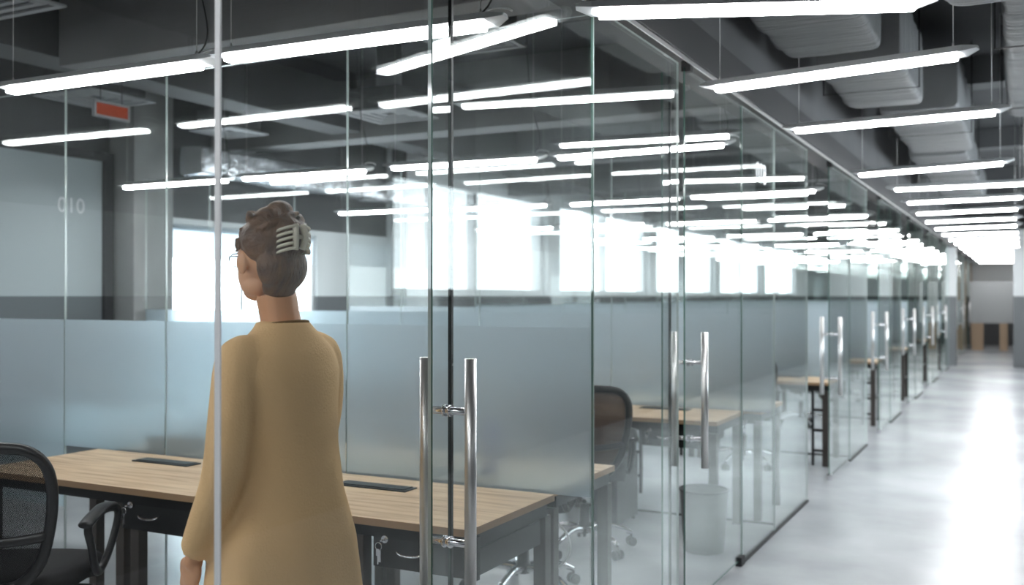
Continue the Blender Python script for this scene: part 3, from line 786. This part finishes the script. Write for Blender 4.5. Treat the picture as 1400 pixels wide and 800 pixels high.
# head (slightly turned away from the viewer)
hc = Vector((0, .052, 1.625)); HR = Matrix.Rotation(R(-12), 3, 'Z')
def hp(x, y, z): return hc+HR@Vector((x, y, z))
ell(b, hp(0, -.005, .02), (.074, .092, .085), HR)
ell(b, hp(0, .035, -.035), (.060, .062, .075), HR)
ell(b, hp(0, .055, -.085), (.036, .036, .026), HR)
ell(b, hp(.028, .02, -.068), (.03, .05, .03), HR); ell(b, hp(-.028, .02, -.068), (.03, .05, .03), HR)
ell(b, hp(0, .075, .018), (.05, .018, .014), HR)
limb(b, [hp(0, .082, .012), hp(0, .098, -.014), hp(0, .108, -.028)], [.009, .011, .0125])
ell(b, hp(0, .098, -.034), (.016, .012, .008), HR)
ell(b, hp(0, .088, -.055), (.022, .011, .006), HR); ell(b, hp(0, .086, -.066), (.019, .010, .006), HR)
for s in (-1, 1):
    ell(b, hp(s*.079, -.006, -.010), (.010, .019, .032), HR @ Matrix.Rotation(R(s*-14), 3, 'Z'))
    ell(b, hp(s*.079, .002, -.012), (.007, .009, .016), HR)
body = obj('body', b, SKIN, P); bake_remesh(body, .0052, 3, .5)
for s in (-1, 1):
    b = nb(); ell(b, hp(s*.030, .078, .0), (.0125, .010, .009), HR, 14); e = obj('eye', b, WHITE, P)
    b = nb(); ell(b, hp(s*.030, .086, .0), (.005, .003, .005), HR, 10); obj('iris', b, BLACK, e)
    b = nb(); tube(b, [hp(s*.014, .091, .024), hp(s*.032, .088, .029), hp(s*.05, .075, .024)], .003, 6); obj('eyebrow', b, HAIR, P)
# glasses
b = nb()
for s in (-1, 1):
    tube(b, [hp(s*.032+.024*math.cos(a), .104-abs(.024*math.cos(a)+.0)*.05, .0+.018*math.sin(a)) for a in [i*math.pi/10 for i in range(20)]], .0014, 6, closed=True)
    tube(b, [hp(s*.056, .102, .006), hp(s*.078, .06, .008), hp(s*.083, .0, .006), hp(s*.08, -.02, -.006)], .0015, 6)
tube(b, [hp(-.008, .106, .004), hp(0, .110, .006), hp(.008, .106, .004)], .0014, 6)
obj('eyeglasses', b, BLACKM, P)
# hair: cap, back volume and high bun
b = nb()
ell(b, hp(0, -.030, .046), (.086, .090, .078), HR, 32)
ell(b, hp(0, -.072, -.02), (.070, .052, .070), HR, 28)
ell(b, hp(0, -.058, -.070), (.046, .040, .042), HR, 24)
ell(b, hp(0, .018, .066), (.066, .068, .042), HR, 24)
ell(b, hp(0, -.028, .108), (.052, .056, .034), HR, 24)
ell(b, hp(.0, -.100, .055), (.040, .046, .055), HR, 24)
ell(b, hp(.004, -.05, .125), (.034, .042, .030), HR, 20)
for k in range(44):
    a = random.uniform(0, 2*math.pi); z = random.uniform(-.03, .11)
    r_ = .082*math.sqrt(max(.15, 1-((z-.03)/.11)**2))
    c0 = Vector((math.cos(a)*r_, -.035+math.sin(a)*r_*1.02, z))
    if (c0.y > .03 and z < .06) or (c0.y > -.06 and z < .035): continue
    tg = Vector((-math.sin(a), math.cos(a), .5)).normalized()
    limb(b, [hp(*(c0*.97-tg*.045)), hp(*(c0*1.02)), hp(*(c0*.97+tg*.045))], [.006, .013, .005], 8)
for s in (-1, 1): limb(b, [hp(s*.070, .030, .055), hp(s*.075, .028, .035), hp(s*.073, .028, .022)], [.009, .006, .003], 8)
hair = obj('hair', b, HAIR, P); bake_remesh(hair, .0045, 1, .5)
# claw clip: two curved jaws with thin teeth
b = nb()
for sg in (-1, 1):
    tube(b, spline([hp(sg*.010, -.150, .085), hp(sg*.014, -.158, .055), hp(sg*.010, -.150, .022)], 4), .007, 8, flat=1.4)
    for k in range(5):
        z = .082-.014*k
        tube(b, spline([hp(sg*.012, -.154, z), hp(sg*.030, -.146, z-.004), hp(sg*.040, -.124, z-.010), hp(sg*.038, -.108, z-.014)], 4), [.0042]*10+[.002]*3, 8, flat=1.6)
tube(b, [hp(-.014, -.155, .054), hp(.014, -.155, .054)], .006, 8)
obj('hair_clip', b, CLIP, hair)
# coat
b = nb()
coat = [(.50, .225, .215, .005), (.62, .22, .205, -.01), (.75, .21, .19, -.015), (.9, .20, .172, -.015), (1.02, .160, .150, -.01), (1.14, .150, .135, -.005), (1.25, .160, .130, -.003),
        (1.33, .172, .122, -.006), (1.385, .15, .103, -.01), (1.42, .115, .082, -.012), (1.445, .082, .072, -.01), (1.462, .070, .066, -.006)]
rs = []
for z, rx, ry, yy in coat:
    n = 48; r_ = []
    for i in range(n):
        a = 2*math.pi*i/n
        f = 1+.06*max(0, (1.15-z))*1.6*math.sin(a*7+z*3)+.012*math.sin(a*3+z*9)
        r_.append(b.verts.new((rx*f*math.cos(a), yy+ry*f*math.sin(a), z)))
    rs.append(r_)
skin_rings(b, rs)
def off(pts, k, dz=0): return pts
limb(b, [(.10, 0, 1.37), *AR[:-1], (.158, .253, .885)], [.058, .062, .060, .058, .054, .048])
limb(b, [(-.10, 0, 1.37), *AL[:-1], (-.192, .10, .885)], [.056, .060, .058, .054, .050, .043])
c = obj('coat', b, CAMEL, P); bake_remesh(c, .009, 4, .5)
# collar: thin dark neckline and rolled edge
b = nb(); tube(b, [(.0655*math.cos(a), -.006+.062*math.sin(a), 1.452+.010*(-math.sin(a))) for a in [i*math.pi/16 for i in range(32)]], .0045, 8, closed=True); obj('neckline', b, CAMELD, P)
# trousers and shoes
b = nb()
limb(b, [(.085, 0, .88), (.09, .10, .66), (.09, .16, .47), (.088, .14, .28), (.085, .15, .10)], [.105, .095, .075, .07, .058])
limb(b, [(-.085, 0, .88), (-.09, -.06, .66), (-.09, -.10, .47), (-.088, -.22, .29), (-.085, -.315, .15)], [.105, .095, .075, .07, .058])
obj('trousers', b, PANTS, P)
for pts in ([(.085, .10, .048), (.086, .16, .05), (.09, .24, .042), (.09, .31, .034)], [(-.085, -.36, .15), (-.087, -.31, .10), (-.09, -.25, .05), (-.09, -.19, .036)]):
    b = nb(); limb(b, pts, [.040, .046, .044, .030]); obj('shoe', b, SHOE, P)

# ------------------------------------------------------------------ light
w = bpy.data.worlds.new('daylight'); S.world = w; w.use_nodes = True
bg = w.node_tree.nodes['Background']; bg.inputs[0].default_value = (.86, .94, 1., 1); bg.inputs[1].default_value = 5.0

S.view_settings.view_transform = 'Standard'; S.view_settings.look = 'None'; S.view_settings.gamma = 1
S.view_settings.use_curve_mapping = False; S.view_settings.exposure = 1.05
cy = S.cycles
cy.use_denoising = True
try: cy.denoiser = 'OPENIMAGEDENOISE'
except Exception: pass
cy.max_bounces = 10; cy.diffuse_bounces = 4; cy.glossy_bounces = 5; cy.transmission_bounces = 4; cy.transparent_max_bounces = 64
cy.caustics_reflective = False; cy.caustics_refractive = False
cy.sample_clamp_indirect = 6
